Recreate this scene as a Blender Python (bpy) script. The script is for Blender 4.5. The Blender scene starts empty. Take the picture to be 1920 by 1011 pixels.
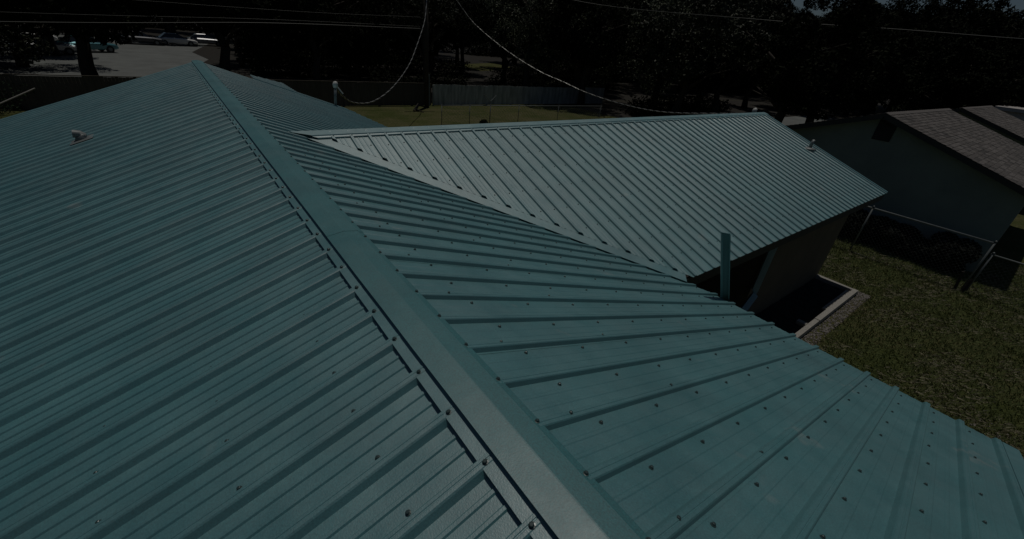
import bpy, bmesh, math, random
import numpy as np
from mathutils import Vector, Matrix, noise
rnd = random.Random(7)
sc = bpy.context.scene
R = math.radians

# ------------------------------------------------------------------ camera
F, YAW, PITCH, ROLL = 778.9, 0.695, 0.5107, 0.1056
CAM = Vector((-0.660, 0.0, 1.139))
fw = Vector((math.sin(YAW)*math.cos(PITCH), math.cos(YAW)*math.cos(PITCH), -math.sin(PITCH)))
rt = Vector((math.cos(YAW), -math.sin(YAW), 0)); up = rt.cross(fw)
r2 = rt*math.cos(ROLL)+up*math.sin(ROLL); u2 = -rt*math.sin(ROLL)+up*math.cos(ROLL)
cd = bpy.data.cameras.new('camera'); cam = bpy.data.objects.new('camera', cd); sc.collection.objects.link(cam)
m = Matrix((r2, u2, -fw)).transposed().to_4x4(); m.translation = CAM; cam.matrix_world = m
cd.sensor_width = 36; cd.lens = F/1920*36; cd.clip_start = .05; cd.clip_end = 3000
sc.camera = cam

# ------------------------------------------------------------------ world, sun, exposure
SUN = Vector((0.15, 0.155, 1.0)).normalized()
w = bpy.data.worlds.new("World"); sc.world = w; w.use_nodes = True
nt = w.node_tree; nt.nodes.clear()
sky = nt.nodes.new('ShaderNodeTexSky'); sky.sky_type = 'NISHITA'; sky.sun_disc = False
sky.dust_density = .3; sky.ozone_density = 3.0; sky.sun_elevation = math.asin(SUN.z); sky.sun_rotation = math.atan2(SUN.x, SUN.y)
bg = nt.nodes.new('ShaderNodeBackground'); bg.inputs['Strength'].default_value = 0.055
wo = nt.nodes.new('ShaderNodeOutputWorld')
nt.links.new(sky.outputs[0], bg.inputs['Color']); nt.links.new(bg.outputs[0], wo.inputs['Surface'])
sl = bpy.data.lights.new('sun', 'SUN'); sl.energy = 4.9; sl.angle = R(0.53); sl.color = (1.0, .955, .88)
so = bpy.data.objects.new('sun', sl); sc.collection.objects.link(so)
so.rotation_euler = SUN.to_track_quat('Z', 'Y').to_euler(); so.location = (5, 5, 30)
vs = sc.view_settings
vs.view_transform = 'Standard'; vs.look = 'None'; vs.gamma = 1; vs.use_curve_mapping = False
vs.exposure = -2.64
sc.cycles.max_bounces = 5; sc.cycles.diffuse_bounces = 3; sc.cycles.transparent_max_bounces = 6

# ------------------------------------------------------------------ helpers
C = sc.collection
def tag(o, label=None, cat=None, group=None, kind=None):
    for k, v in (('label', label), ('category', cat), ('group', group), ('kind', kind)):
        if v: o[k] = v
    return o
def empty(name, loc=(0, 0, 0), rz=0):
    o = bpy.data.objects.new(name, None); C.objects.link(o); o.location = loc; o.rotation_euler = (0, 0, rz)
    o.empty_display_size = .2
    return o
class MB:
    def __init__(s): s.v = []; s.f = []; s.mi = []; s.m = 0
    def face(s, pts):
        n = len(s.v); s.v += [tuple(p) for p in pts]; s.f.append(tuple(range(n, n+len(pts)))); s.mi.append(s.m)
    def hull(s, a, b):      # prism between two loops
        n = len(a); k = len(s.v); s.v += [tuple(p) for p in a]+[tuple(p) for p in b]
        for i in range(n):
            j = (i+1) % n; s.f.append((k+i, k+j, k+n+j, k+n+i)); s.mi.append(s.m)
        s.f.append(tuple(range(k+n-1, k-1, -1))); s.mi.append(s.m)
        s.f.append(tuple(range(k+n, k+2*n))); s.mi.append(s.m)
    def box(s, x0, x1, y0, y1, z0, z1):
        s.hull([(x0, y0, z0), (x1, y0, z0), (x1, y1, z0), (x0, y1, z0)], [(x0, y0, z1), (x1, y0, z1), (x1, y1, z1), (x0, y1, z1)])
    def bar(s, a, b, wd, ht, upv=(0, 0, 1)):
        a = Vector(a); b = Vector(b); d = (b-a).normalized(); u = Vector(upv)
        sx = d.cross(u)
        if sx.length < 1e-3: sx = d.cross(Vector((1, 0, 0)))
        sx.normalize(); u = sx.cross(d)
        q = [sx*(i*wd/2)+u*(j*ht/2) for i, j in ((-1, -1), (1, -1), (1, 1), (-1, 1))]
        s.hull([a+k for k in q], [b+k for k in q])
    def tube(s, pts, r, n=8, cap=True):
        pts = [Vector(p) for p in pts]; rr = r if isinstance(r, (list, tuple)) else [r]*len(pts)
        k = len(s.v); ref = Vector((0.13, 0.31, 1))
        for i, p in enumerate(pts):
            d = (pts[min(i+1, len(pts)-1)]-pts[max(i-1, 0)]).normalized()
            a = d.cross(ref)
            if a.length < 1e-3: a = d.cross(Vector((1, 0, 0)))
            a.normalize(); b = d.cross(a)
            for j in range(n):
                t = 2*math.pi*j/n; s.v.append(tuple(p+(a*math.cos(t)+b*math.sin(t))*rr[i]))
        for i in range(len(pts)-1):
            for j in range(n):
                j2 = (j+1) % n; s.f.append((k+i*n+j, k+i*n+j2, k+(i+1)*n+j2, k+(i+1)*n+j)); s.mi.append(s.m)
        if cap:
            s.f.append(tuple(k+j for j in range(n-1, -1, -1))); s.mi.append(s.m)
            e = k+(len(pts)-1)*n; s.f.append(tuple(e+j for j in range(n))); s.mi.append(s.m)
    def mesh(s, name, mats, smooth=False):
        me = bpy.data.meshes.new(name); me.from_pydata(s.v, [], s.f)
        for mt in (mats if isinstance(mats, (list, tuple)) else [mats]): me.materials.append(mt)
        if max(s.mi or [0]) > 0: me.polygons.foreach_set('material_index', s.mi)
        if smooth: me.polygons.foreach_set('use_smooth', [True]*len(s.f))
        me.update(); return me
    def build(s, name, mats, parent=None, smooth=False, loc=None):
        o = bpy.data.objects.new(name, s.mesh(name, mats, smooth)); C.objects.link(o)
        if parent: o.parent = parent
        if loc: o.location = loc
        return o
def link(name, me, parent=None, mat=None):
    o = bpy.data.objects.new(name, me); C.objects.link(o)
    if parent: o.parent = parent
    if mat is not None: o.matrix_local = mat
    return o

# ------------------------------------------------------------------ materials
def mat(name, col, rough=.7, metal=0, var=.0, vscale=3, bump=0, bscale=30, spec=.5, col2=None, coat=0, stretch=None):
    mt = bpy.data.materials.new(name); mt.use_nodes = True; n = mt.node_tree; b = n.nodes['Principled BSDF']
    b.inputs['Base Color'].default_value = (*col, 1); b.inputs['Roughness'].default_value = rough
    b.inputs['Metallic'].default_value = metal; b.inputs['Specular IOR Level'].default_value = spec
    b.inputs['Coat Weight'].default_value = coat
    tc = n.nodes.new('ShaderNodeTexCoord'); src = tc.outputs['Object']
    if stretch:
        mp = n.nodes.new('ShaderNodeMapping'); mp.inputs['Scale'].default_value = stretch
        n.links.new(src, mp.inputs['Vector']); src = mp.outputs[0]
    if var or col2:
        no = n.nodes.new('ShaderNodeTexNoise'); no.inputs['Scale'].default_value = vscale; no.inputs['Detail'].default_value = 6
        no.inputs['Roughness'].default_value = .62
        n.links.new(src, no.inputs['Vector'])
        cr = n.nodes.new('ShaderNodeValToRGB'); cr.color_ramp.elements[0].position = .35; cr.color_ramp.elements[1].position = .68
        c2 = col2 if col2 else tuple(min(1, c*(1+var)) for c in col); c1 = col if col2 else tuple(c*(1-var) for c in col)
        cr.color_ramp.elements[0].color = (*c1, 1); cr.color_ramp.elements[1].color = (*c2, 1)
        n.links.new(no.outputs['Fac'], cr.inputs[0]); n.links.new(cr.outputs[0], b.inputs['Base Color'])
    if bump:
        nb = n.nodes.new('ShaderNodeTexNoise'); nb.inputs['Scale'].default_value = bscale; nb.inputs['Detail'].default_value = 4
        n.links.new(src, nb.inputs['Vector'])
        bp = n.nodes.new('ShaderNodeBump'); bp.inputs['Strength'].default_value = bump; bp.inputs['Distance'].default_value = .02
        n.links.new(nb.outputs['Fac'], bp.inputs['Height']); n.links.new(bp.outputs[0], b.inputs['Normal'])
    return mt
def metal_mat(name, col, rough, metal, grain=.12, smear=True, crough=.70, cior=1.9, sheen=0, shr=.4):
    """coated steel: fine sparkle grain, faint drag marks, broad oil-canning, chalky foot marks"""
    mt = bpy.data.materials.new(name); mt.use_nodes = True; n = mt.node_tree; b = n.nodes['Principled BSDF']
    L = n.links.new
    b.inputs['Metallic'].default_value = metal; b.inputs['Coat Weight'].default_value = 1; b.inputs['Coat IOR'].default_value = cior
    b.inputs['Coat Roughness'].default_value = crough; b.inputs['Specular IOR Level'].default_value = .25
    b.inputs['Sheen Weight'].default_value = sheen; b.inputs['Sheen Roughness'].default_value = shr; b.inputs['Sheen Tint'].default_value = (1, .95, .93, 1)
    tc = n.nodes.new('ShaderNodeNewGeometry'); P = tc.outputs['Position']
    def noi(scale, det, rg=.6, src=P):
        q = n.nodes.new('ShaderNodeTexNoise'); q.inputs['Scale'].default_value = scale; q.inputs['Detail'].default_value = det
        q.inputs['Roughness'].default_value = rg; L(src, q.inputs['Vector']); return q.outputs['Fac']
    def mr(v, a, b_, c, d):
        q = n.nodes.new('ShaderNodeMapRange'); L(v, q.inputs[0])
        for i, x in enumerate((a, b_, c, d)): q.inputs[i+1].default_value = x
        return q.outputs[0]
    def mul(a, b_):
        q = n.nodes.new('ShaderNodeMath'); q.operation = 'MULTIPLY'; L(a, q.inputs[0]); L(b_, q.inputs[1]); return q.outputs[0]
    g = mr(noi(170, 2), .3, .7, 1-grain, 1+grain)
    br = mr(noi(1.3, 6, .7), .3, .7, .84, 1.16)
    L(mr(noi(3.7, 6, .7), .3, .7, crough-.07, crough+.07), b.inputs['Coat Roughness'])
    k = mul(g, br)
    mx = n.nodes.new('ShaderNodeMix'); mx.data_type = 'RGBA'
    fm = mr(noi(2.1, 3, .7), .66, .74, 0, .30 if smear else 0)
    L(fm, mx.inputs[0]); mx.inputs[6].default_value = (*col, 1); mx.inputs[7].default_value = (.46, .45, .41, 1)
    vm = n.nodes.new('ShaderNodeVectorMath'); vm.operation = 'SCALE'; L(mx.outputs[2], vm.inputs[0]); L(k, vm.inputs['Scale'])
    L(vm.outputs[0], b.inputs['Base Color'])
    L(mr(noi(2.6, 5), .3, .7, rough-.05, rough+.07), b.inputs['Roughness'])
    bp = n.nodes.new('ShaderNodeBump'); bp.inputs['Strength'].default_value = .35; bp.inputs['Distance'].default_value = .006
    L(noi(7, 2), bp.inputs['Height'])
    bp2 = n.nodes.new('ShaderNodeBump'); L(bp2.outputs[0], b.inputs['Coat Normal']); bp2.inputs['Strength'].default_value = .45; bp2.inputs['Distance'].default_value = .0010
    L(noi(190, 1), bp2.inputs['Height']); L(bp.outputs[0], bp2.inputs['Normal']); L(bp2.outputs[0], b.inputs['Normal'])
    return mt
M = dict(
    roof=metal_mat('roof_steel', (.058, .230, .246), .6, .0, .20, True, .50, 2.8),
    cap=metal_mat('cap_steel', (.018, .165, .178), .6, .0, .28, False, .56, 2.05),
    screw=mat('screw_head', (.04, .07, .07), .35, .1, spec=1.0),
    under=mat('deck_underside', (.03, .028, .025), .9),
    stucco=mat('brown_stucco', (.17, .14, .095), .9, var=.12, vscale=2, bump=.4, bscale=60),
    fascia=mat('fascia', (.035, .04, .038), .6),
    teal=metal_mat('teal_trim', (.08, .22, .23), .6, .0, .08, False, .6, 1.6),
    galv=mat('galvanised', (.22, .24, .24), .55, .3, var=.15, vscale=9),
    white=mat('pale_plastic', (.6, .6, .57), .5, var=.1, vscale=8),
    timber=mat('pale_timber', (.40, .38, .34), .85, var=.22, vscale=14, bump=.4, bscale=50, stretch=(1, 6, 6)),
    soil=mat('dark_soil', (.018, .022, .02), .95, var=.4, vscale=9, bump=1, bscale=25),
    gravel=mat('grey_gravel', (.16, .15, .13), .95, var=.3, vscale=20, bump=.6, bscale=40),
    stone=mat('stone', (.22, .20, .18), .9, var=.3, vscale=5),
    nwall=mat('bluegrey_stucco', (.27, .33, .30), .9, var=.10, vscale=1.2, bump=.3, bscale=50),
    shingle=mat('shingle_a', (.13, .118, .11), .95, var=.3, vscale=25, bump=.5, bscale=120),
    shingle2=mat('shingle_b', (.175, .16, .15), .95, var=.3, vscale=25, bump=.5, bscale=120),
    shingle3=mat('shingle_c', (.09, .084, .08), .95, var=.3, vscale=25, bump=.5, bscale=120),
    dark=mat('dark_opening', (.012, .013, .013), .6),
    vent=mat('vent_louvre', (.05, .05, .047), .8),
    wire=mat('wire', (.20, .20, .19), .6, .2),
    fwood=mat('weathered_fence_wood', (.28, .30, .29), .9, col2=(.66, .68, .65), vscale=3.2, stretch=(1, 1, .18), bump=.3, bscale=30),
    fbrown=mat('brown_fence_wood', (.085, .072, .056), .9, col2=(.12, .105, .08), vscale=2, stretch=(1, 1, .2)),
    pole=mat('pole_wood', (.055, .045, .036), .9, var=.3, vscale=6, stretch=(4, 4, .4), bump=.5),
    cable=mat('cable_aluminium', (.42, .42, .40), .5, .5, var=.35, vscale=30),
    blackc=mat('black_cable', (.03, .03, .03), .5),
    bark=mat('bark', (.06, .05, .04), .95, var=.3, vscale=5, stretch=(3, 3, .6), bump=.7, bscale=20),
    paint_w=mat('car_white', (.75, .75, .73), .25, coat=1), paint_b=mat('car_teal', (.10, .30, .34), .25, .3, coat=1),
    paint_s=mat('car_silver', (.45, .46, .47), .3, .6, coat=1), paint_d=mat('car_dark', (.03, .035, .045), .25, .3, coat=1),
    glass=mat('car_glass', (.02, .025, .03), .05, spec=.8), rubber=mat('rubber', (.02, .02, .02), .8),
    paving=mat('pale_paving', (.165, .175, .168), .9, var=.16, vscale=.6, bump=.2, bscale=20),
    plaster=mat('pale_wall', (.55, .52, .49), .85, var=.06, vscale=2),
)
def leaf_mat(name, c1, c2, rough=.42, spec=.25):
    mt = bpy.data.materials.new(name); mt.use_nodes = True; n = mt.node_tree; b = n.nodes['Principled BSDF']
    g = n.nodes.new('ShaderNodeNewGeometry'); oi = n.nodes.new('ShaderNodeObjectInfo')
    cr = n.nodes.new('ShaderNodeValToRGB'); cr.color_ramp.elements[0].color = (*c1, 1); cr.color_ramp.elements[1].color = (*c2, 1)
    n.links.new(g.outputs['Random Per Island'], cr.inputs[0])
    n.links.new(cr.outputs[0], b.inputs['Base Color']); b.inputs['Roughness'].default_value = rough; b.inputs['Specular IOR Level'].default_value = spec
    return mt
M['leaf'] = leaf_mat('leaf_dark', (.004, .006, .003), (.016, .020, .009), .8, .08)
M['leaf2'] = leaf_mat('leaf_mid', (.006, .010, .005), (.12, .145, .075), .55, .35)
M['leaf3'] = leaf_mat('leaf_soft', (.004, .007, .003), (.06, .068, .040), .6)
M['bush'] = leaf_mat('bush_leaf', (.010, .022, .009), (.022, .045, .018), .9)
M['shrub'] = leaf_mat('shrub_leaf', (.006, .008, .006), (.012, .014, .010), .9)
M['grass'] = leaf_mat('grass_blade', (.065, .088, .026), (.20, .24, .09), .8)
M['straw'] = leaf_mat('straw_blade', (.18, .165, .10), (.36, .33, .23), .8)
def ground_mat():
    mt = bpy.data.materials.new('lawn'); mt.use_nodes = True; n = mt.node_tree; b = n.nodes['Principled BSDF']; L = n.links.new
    b.inputs['Roughness'].default_value = .95; b.inputs['Specular IOR Level'].default_value = .1
    g = n.nodes.new('ShaderNodeNewGeometry')
    a = n.nodes.new('ShaderNodeTexNoise'); a.inputs['Scale'].default_value = .55; a.inputs['Detail'].default_value = 8; a.inputs['Roughness'].default_value = .7
    c = n.nodes.new('ShaderNodeTexNoise'); c.inputs['Scale'].default_value = 9; c.inputs['Detail'].default_value = 5; c.inputs['Roughness'].default_value = .7
    L(g.outputs['Position'], a.inputs['Vector']); L(g.outputs['Position'], c.inputs['Vector'])
    r1 = n.nodes.new('ShaderNodeValToRGB'); r2_ = n.nodes.new('ShaderNodeValToRGB')
    r1.color_ramp.elements[0].position = .38; r1.color_ramp.elements[1].position = .66
    r1.color_ramp.elements[0].color = (.07, .085, .026, 1); r1.color_ramp.elements[1].color = (.13, .12, .06, 1)
    r2_.color_ramp.elements[0].position = .3; r2_.color_ramp.elements[1].position = .7
    r2_.color_ramp.elements[0].color = (.45, .5, .45, 1); r2_.color_ramp.elements[1].color = (1.3, 1.25, 1.2, 1)
    L(a.outputs['Fac'], r1.inputs[0]); L(c.outputs['Fac'], r2_.inputs[0])
    mx = n.nodes.new('ShaderNodeMix'); mx.data_type = 'RGBA'; mx.blend_type = 'MULTIPLY'; mx.inputs[0].default_value = 1
    L(r1.outputs[0], mx.inputs[6]); L(r2_.outputs[0], mx.inputs[7]); L(mx.outputs[2], b.inputs['Base Color'])
    bp = n.nodes.new('ShaderNodeBump'); bp.inputs['Strength'].default_value = .8; bp.inputs['Distance'].default_value = .05
    L(c.outputs['Fac'], bp.inputs['Height']); L(bp.outputs[0], b.inputs['Normal'])
    return mt
M['lawn'] = ground_mat()

# ------------------------------------------------------------------ ground
GZ = -4.0
b = MB(); b.face([(-900, -300, GZ), (1500, -300, GZ), (1500, 1500, GZ), (-900, 1500, GZ)])
tag(b.build('ground', M['lawn']), kind='structure')
b = MB(); b.hull([(x, y, GZ-.1) for x, y in [(-40, 42.2), (-.5, 42.2), (1.5, 50), (3.4, 58), (2.5, 66), (6, 84), (-40, 84)]], [(x, y, GZ+.01) for x, y in [(-40, 42.2), (-.5, 42.2), (1.5, 50), (3.4, 58), (2.5, 66), (6, 84), (-40, 84)]])
tag(b.build('parking_lot', M['paving']), kind='structure')
b = MB(); b.hull([(x, y, GZ-.1) for x, y in [(41, 15.8), (62, 16.8), (66, 21), (45, 20)]], [(x, y, GZ+.012) for x, y in [(41, 15.8), (62, 16.8), (66, 21), (45, 20)]])
tag(b.build('driveway', M['paving']), kind='structure')
M['floor'] = mat('painted_tree_shade', (.022, .019, .014), .95, var=.4, vscale=3, bump=.6, bscale=12)  # near-black ground colour stands in for the shade under the trees
for nm, poly in (('shade_ground', [(-120, 31.5), (300, 31.5), (300, 400), (-120, 400)]), ('shade_ground', [(31, -60), (300, -60), (300, 31.4), (28, 31.4), (29, 18), (41, 15.4)])):
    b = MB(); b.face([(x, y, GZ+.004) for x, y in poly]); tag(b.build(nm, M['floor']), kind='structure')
b = MB(); b.hull([(x, y, GZ-.1) for x, y in [(37.5, 58), (50, 66), (52, 76), (36, 66)]], [(x, y, GZ+.03) for x, y in [(37.5, 58), (50, 66), (52, 76), (36, 66)]]); tag(b.build('grass_clearing', M['lawn']), kind='structure')
b = MB(); b.box(16.9, 34, -9, -1.6, GZ-.1, GZ+.012)
tag(b.build('concrete_pad', M['paving']), kind='structure')

# ------------------------------------------------------------------ the metal roofed house
T = .346; BL, BR, BW = .231, .2335, .2286
HOUSE = empty('metal_roofed_house', (0, 5, GZ))
tag(HOUSE, 'low house under a teal-grey ribbed metal roof with a wing to the right', 'house')
Hi = Matrix.Translation((0, -5, -GZ))     # children use world coordinates
def hpart(o): o.parent = HOUSE; o.matrix_parent_inverse = Hi; return o
def profile(bay, nb=4, mh=.0036):
    p = []
    for k in range(nb):
        o = k*bay; e = .0014 if k == 0 else 0
        if k == 0: p += [(-.012, .0014)]
        p += [(o, e), (o+.004, .022+e), (o+.008, .0260+e), (o+.018, .0262+e), (o+.020, .0243+e), (o+.023, .0243+e), (o+.025, .0262+e), (o+.036, .0260+e), (o+.042, .022+e), (o+.056, e if k else 0)]
        for c in (.42, .52, .70, .80)[::1]:
            pass
        for c in (.105, .165):
            c = c*bay/.231
            p += [(o+c-.011, 0), (o+c-.006, mh), (o+c+.006, mh), (o+c+.011, 0)]
    p.append((nb*bay, 0))
    return p
def panel_mesh(name, bay, length, nb=4, x0=.03, nseg=1, mh=.0036):
    pr = profile(bay, nb, mh); vs_, fs = [], []
    xs = [x0+(length-x0)*i/nseg for i in range(nseg+1)]
    for x in xs: vs_ += [(x, y, z) for y, z in pr]
    n = len(pr)
    for s in range(nseg):
        for i in range(n-1): fs.append((s*n+i, (s+1)*n+i, (s+1)*n+i+1, s*n+i+1))
    me = bpy.data.meshes.new(name); me.from_pydata(vs_, [], fs); me.materials.append(M['roof']); me.update(); return me
def screw_mesh():
    b = MB(); n = 8
    r = [(.0095, .0), (.0095, .0022), (.0062, .0028), (.0062, .0086), (.0042, .0100)]
    for i, (a, z) in enumerate(r): b.v += [(a*math.cos(2*math.pi*j/n), a*math.sin(2*math.pi*j/n), z) for j in range(n)]
    for i in range(len(r)-1):
        for j in range(n): b.f.append((i*n+j, i*n+(j+1) % n, (i+1)*n+(j+1) % n, (i+1)*n+j)); b.mi.append(0)
    b.f.append(tuple((len(r)-1)*n+j for j in range(n))); b.mi.append(0)
    return b.mesh('screw', M['screw'])
SCREW = screw_mesh()
sv = [v.co.copy() for v in SCREW.vertices]; sf = [tuple(p.vertices) for p in SCREW.polygons]
def screws_joined(pts, name='screws'):
    V, Fc = [], []
    for p in pts:
        k = len(V); V += [tuple(v+Vector(p)) for v in sv]; Fc += [tuple(k+i for i in f) for f in sf]
    me = bpy.data.meshes.new(name); me.from_pydata(V, [], Fc); me.materials.append(M['screw']); me.update(); return me
def frame(o, ex, ey):
    ex = Vector(ex).normalized(); ey = Vector(ey).normalized(); ez = ex.cross(ey)
    mm = Matrix((ex, ey, ez)).transposed().to_4x4(); mm.translation = Vector(o); return mm
# local panel frame: x runs down the slope, y across the ribs, z out of the roof
def slope_frame(kind, y):
    if kind == 'L':   # ribs run to -x; across = +y gives z down, so run across in -y and flip the order
        return frame((0, y, 0), (-1, 0, -T), (0, -1, 0))
    if kind == 'R':
        return frame((0, y, 0), (1, 0, -T), (0, 1, 0))
LEN = 4.24*math.sqrt(1+T*T)
pm_R = panel_mesh('roof_panel', BR, LEN, x0=.074, mh=.0022); pm_L = panel_mesh('roof_panel', BL, LEN, x0=.095, mh=.0062)
NP = 14
def rows(length, first=.40, step=.4298): 
    r = []; x = first
    while x < length-.03: r.append(x); x += step
    return r
def clip(me, mw, planes):
    """copy of mesh in world space, cut by planes (co, normal pointing to the removed side)"""
    bm = bmesh.new(); bm.from_mesh(me); bm.transform(mw)
    for co, no in planes:
        g = bm.verts[:]+bm.edges[:]+bm.faces[:]
        bmesh.ops.bisect_plane(bm, geom=g, plane_co=co, plane_no=no, clear_outer=True)
    if not bm.faces: bm.free(); return None
    m2 = bpy.data.meshes.new('roof_panel'); bm.to_mesh(m2); bm.free()
    for mt in me.materials:
        if mt.name not in [q.name for q in m2.materials if q]: m2.materials.append(mt)
    return m2
# ---- wing geometry
YW, ZW, T2, YE, XW = 5.705, -.134, .352, 2.17, 12.90
HALF = YW-YE
def xv(dy): return (-ZW+T2*dy)/T          # valley x at distance dy from wing ridge
vn = Vector((xv(HALF)-xv(0), -HALF, 0)).normalized()      # near valley direction (plan)
n_near = Vector((-vn.y, vn.x, 0)); n_near = n_near if n_near.x > 0 else -n_near   # towards the wing
vf = Vector((xv(HALF)-xv(0), HALF, 0)).normalized()
n_far = Vector((-vf.y, vf.x, 0)); n_far = n_far if n_far.x > 0 else -n_far
VP = Vector((xv(0), YW, 0))
def keep_main(p):          # is a point of the main right slope outside the wing?
    dy = abs(p[1]-YW); return p[0] < xv(dy) or dy > HALF+.25
# left slope: 14 panels.  near base edge of rib k at .622+.231k ; local y runs to -y, so origin at far end
for i in range(NP):
    y_near = .622-6*BL+i*4*BL
    mw = slope_frame('L', y_near+4*BL+.058)          # first local rib is the far one
    o = link('roof_panel', pm_L, None, None); hpart(o); o.matrix_basis = mw
    pts = []
    for k in range(4):
        for r in rows(LEN): pts.append((r, k*BL-.016 if k else 4*BL-.016, .0012))
    near = y_near < 2.9
    if near:
        for p in pts:
            if p[0] < 2.7:
                s = link('screw', SCREW); s.parent = o
                s.location = (p[0]+rnd.uniform(-.012, .012), p[1]+rnd.uniform(-.004, .004), p[2])
        rest = [p for p in pts if p[0] >= 2.7]
    else: rest = pts
    if rest:
        s = link('screws', screws_joined([(p[0]+rnd.uniform(-.015, .015), p[1]+rnd.uniform(-.004, .004), p[2]) for p in rest])); s.parent = o; s['kind'] = 'stuff'
# right slope
for i in range(NP):
    y_near = .177-4*BR+i*4*BR
    mw = slope_frame('R', y_near); y1 = y_near+4*BR
    touches = y1 > YW-HALF-.2 and y_near < YW+HALF+.2
    endcut = y1 > 9.3
    meshes = []
    if not touches and not endcut: meshes = [None]
    else:
        pl_end = (Vector((3.30, 12.5, 0)), Vector((3.1, .9, 0)).normalized()) if endcut else None
        ext = [pl_end] if endcut else []
        if touches and y_near < YW < y1:
            meshes = [clip(pm_R, mw, [(VP, n_near), (VP, Vector((0, 1, 0)))]), clip(pm_R, mw, [(VP, n_far), (VP, Vector((0, -1, 0)))])]
        elif touches and y1 <= YW: meshes = [clip(pm_R, mw, [(VP, n_near)])]
        elif touches: meshes = [clip(pm_R, mw, [(VP, n_far)]+ext)]
        else: meshes = [clip(pm_R, mw, ext)]
    first = None
    for me in meshes:
        if me is None and (touches or endcut): continue
        if me is None: o = link('roof_panel', pm_R); hpart(o); o.matrix_basis = mw
        else: o = link('roof_panel', me); hpart(o)
        first = first or o
    inv = Matrix() if meshes[0] is None else mw
    pts = []
    for k in range(4):
        for r in rows(LEN):
            q = (r, (k+1)*BR-.036, .0004); wq = mw @ Vector(q)
            if keep_main(wq) and not (endcut and (wq-Vector((3.3, 12.5, 0))).dot(Vector((3.1, .9, 0))) > -.05): pts.append(q)
        for r in (.27, 1.07):
            if k in (0, 2) and keep_main(mw @ Vector((r, k*BR+.03, 0))): pts.append((r, k*BR+.03, .0235))
    near = y_near < 2.2; rest = []
    for p in pts:
        p = (p[0]+rnd.uniform(-.012, .012), p[1]+rnd.uniform(-.005, .005), p[2])
        if near and p[0] < 3.2:
            s = link('screw', SCREW); s.parent = first; s.matrix_basis = inv @ Matrix.Translation(p) if meshes[0] is not None else Matrix.Translation(p)
        else: rest.append(p)
    if rest:
        me = screws_joined(rest)
        if meshes[0] is not None: me.transform(mw)
        s = link('screws', me); s.parent = first; s['kind'] = 'stuff'
# small projecting pieces of sheet at the far end of the right slope
for poly, dz in (([(1.0, 12.2), (1.97, 12.2), (1.97, 14.15), (1.06, 13.1)], .02), ([(1.97, 12.2), (3.42, 12.2), (3.36, 12.55), (2.97, 12.82), (1.97, 12.7)], .006)):
    mw = slope_frame('R', 12.15); mw.translation.z += dz
    big = panel_mesh('t', BR, LEN, nb=10)
    cx = sum(p[0] for p in poly)/len(poly); cy = sum(p[1] for p in poly)/len(poly); pls = []
    for a, c in zip(poly, poly[1:]+poly[:1]):
        d = Vector((c[0]-a[0], c[1]-a[1], 0)); no = Vector((d.y, -d.x, 0)).normalized()
        if no.dot(Vector((cx-a[0], cy-a[1], 0))) > 0: no = -no
        pls.append((Vector((a[0], a[1], 0)), no))
    me = clip(big, mw, pls)
    if me: hpart(link('roof_panel', me))
# ---- wing panels: local x down the slope
LW = HALF*math.sqrt(1+T2*T2)
pm_W = panel_mesh('roof_panel', BW, LW, x0=.03)
OFF = .17
x_first = 1.7335-6*BW
for side in (-1, 1):
    i = 0; x = x_first
    while x < XW-.03:
        if side < 0:      # near slope, runs to -y ; across must give z up: ex=(0,-1), ey=(1,0)
            mw = frame((x, YW, ZW), (0, -1, -T2), (1, 0, 0))
        else:             # far slope, runs to +y : across goes to -x
            mw = frame((x+4*BW+.058, YW, ZW), (0, 1, -T2), (-1, 0, 0))
        nn = n_near if side < 0 else n_far
        need = x < xv(HALF)+.6; over = x+4*BW > XW
        pls = []
        if need: pls.append((VP+nn*OFF, -nn))
        if over: pls.append((Vector((XW, 0, 0)), Vector((1, 0, 0))))
        if pls:
            me = clip(pm_W, mw, pls); o = hpart(link('roof_panel', me)) if me else None
        else: o = hpart(link('roof_panel', pm_W)); o.matrix_basis = mw
        if o and side < 0:
            pts = []
            for k in range(4):
                for r in rows(LW, .36):
                    q = (r+rnd.uniform(-.02, .02), k*BW-.03 if k else 4*BW-.03, .0004); wq = mw @ Vector(q)
                    if (wq-VP).dot(n_near) > OFF+.05 and wq.x < XW-.05: pts.append(q)
            if pts:
                me = screws_joined(pts)
                if pls: me.transform(mw)
                s = link('screws', me); s.parent = o; s['kind'] = 'stuff'
        x += 4*BW; i += 1
# valley flashing: flat strips lying on the wing planes beside the valley line
def zw_(y): return ZW-T2*abs(YW-y)
def zm_(x): return -T*x
for sgn, dname in ((-1, 'n'), (1, 'f')):
    b = MB(); N = 12
    dvec = vn if sgn < 0 else vf; nn = n_near if sgn < 0 else n_far
    ln = (Vector((xv(HALF), YW+sgn*HALF, 0))-VP).length+.06
    rows_ = []
    for i in range(N+1):
        p = VP+dvec*(ln*i/N)
        a = p-nn*.012; c = p+nn*(OFF+.05)
        if sgn < 0 and c.y < YE-.01: c.y = YE-.01
        if abs(c.y-YW) < 1e-9: pass
        cy = min(c.y, YW) if sgn < 0 else max(c.y, YW)
        rows_.append(((a.x, a.y, zm_(a.x)+.0245), (p.x, p.y, zw_(p.y)+.020), (p.x+nn.x*.012, p.y+nn.y*.012, zw_(p.y+nn.y*.012)+.001), (c.x, cy, zw_(cy)-.002)))
    for r0, r1 in zip(rows_, rows_[1:]):
        for j in range(3): b.face([r0[j], r1[j], r1[j+1], r0[j+1]] if sgn > 0 else [r0[j], r0[j+1], r1[j+1], r1[j]])
    hpart(b.build('valley_flashing', M['roof']))
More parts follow.
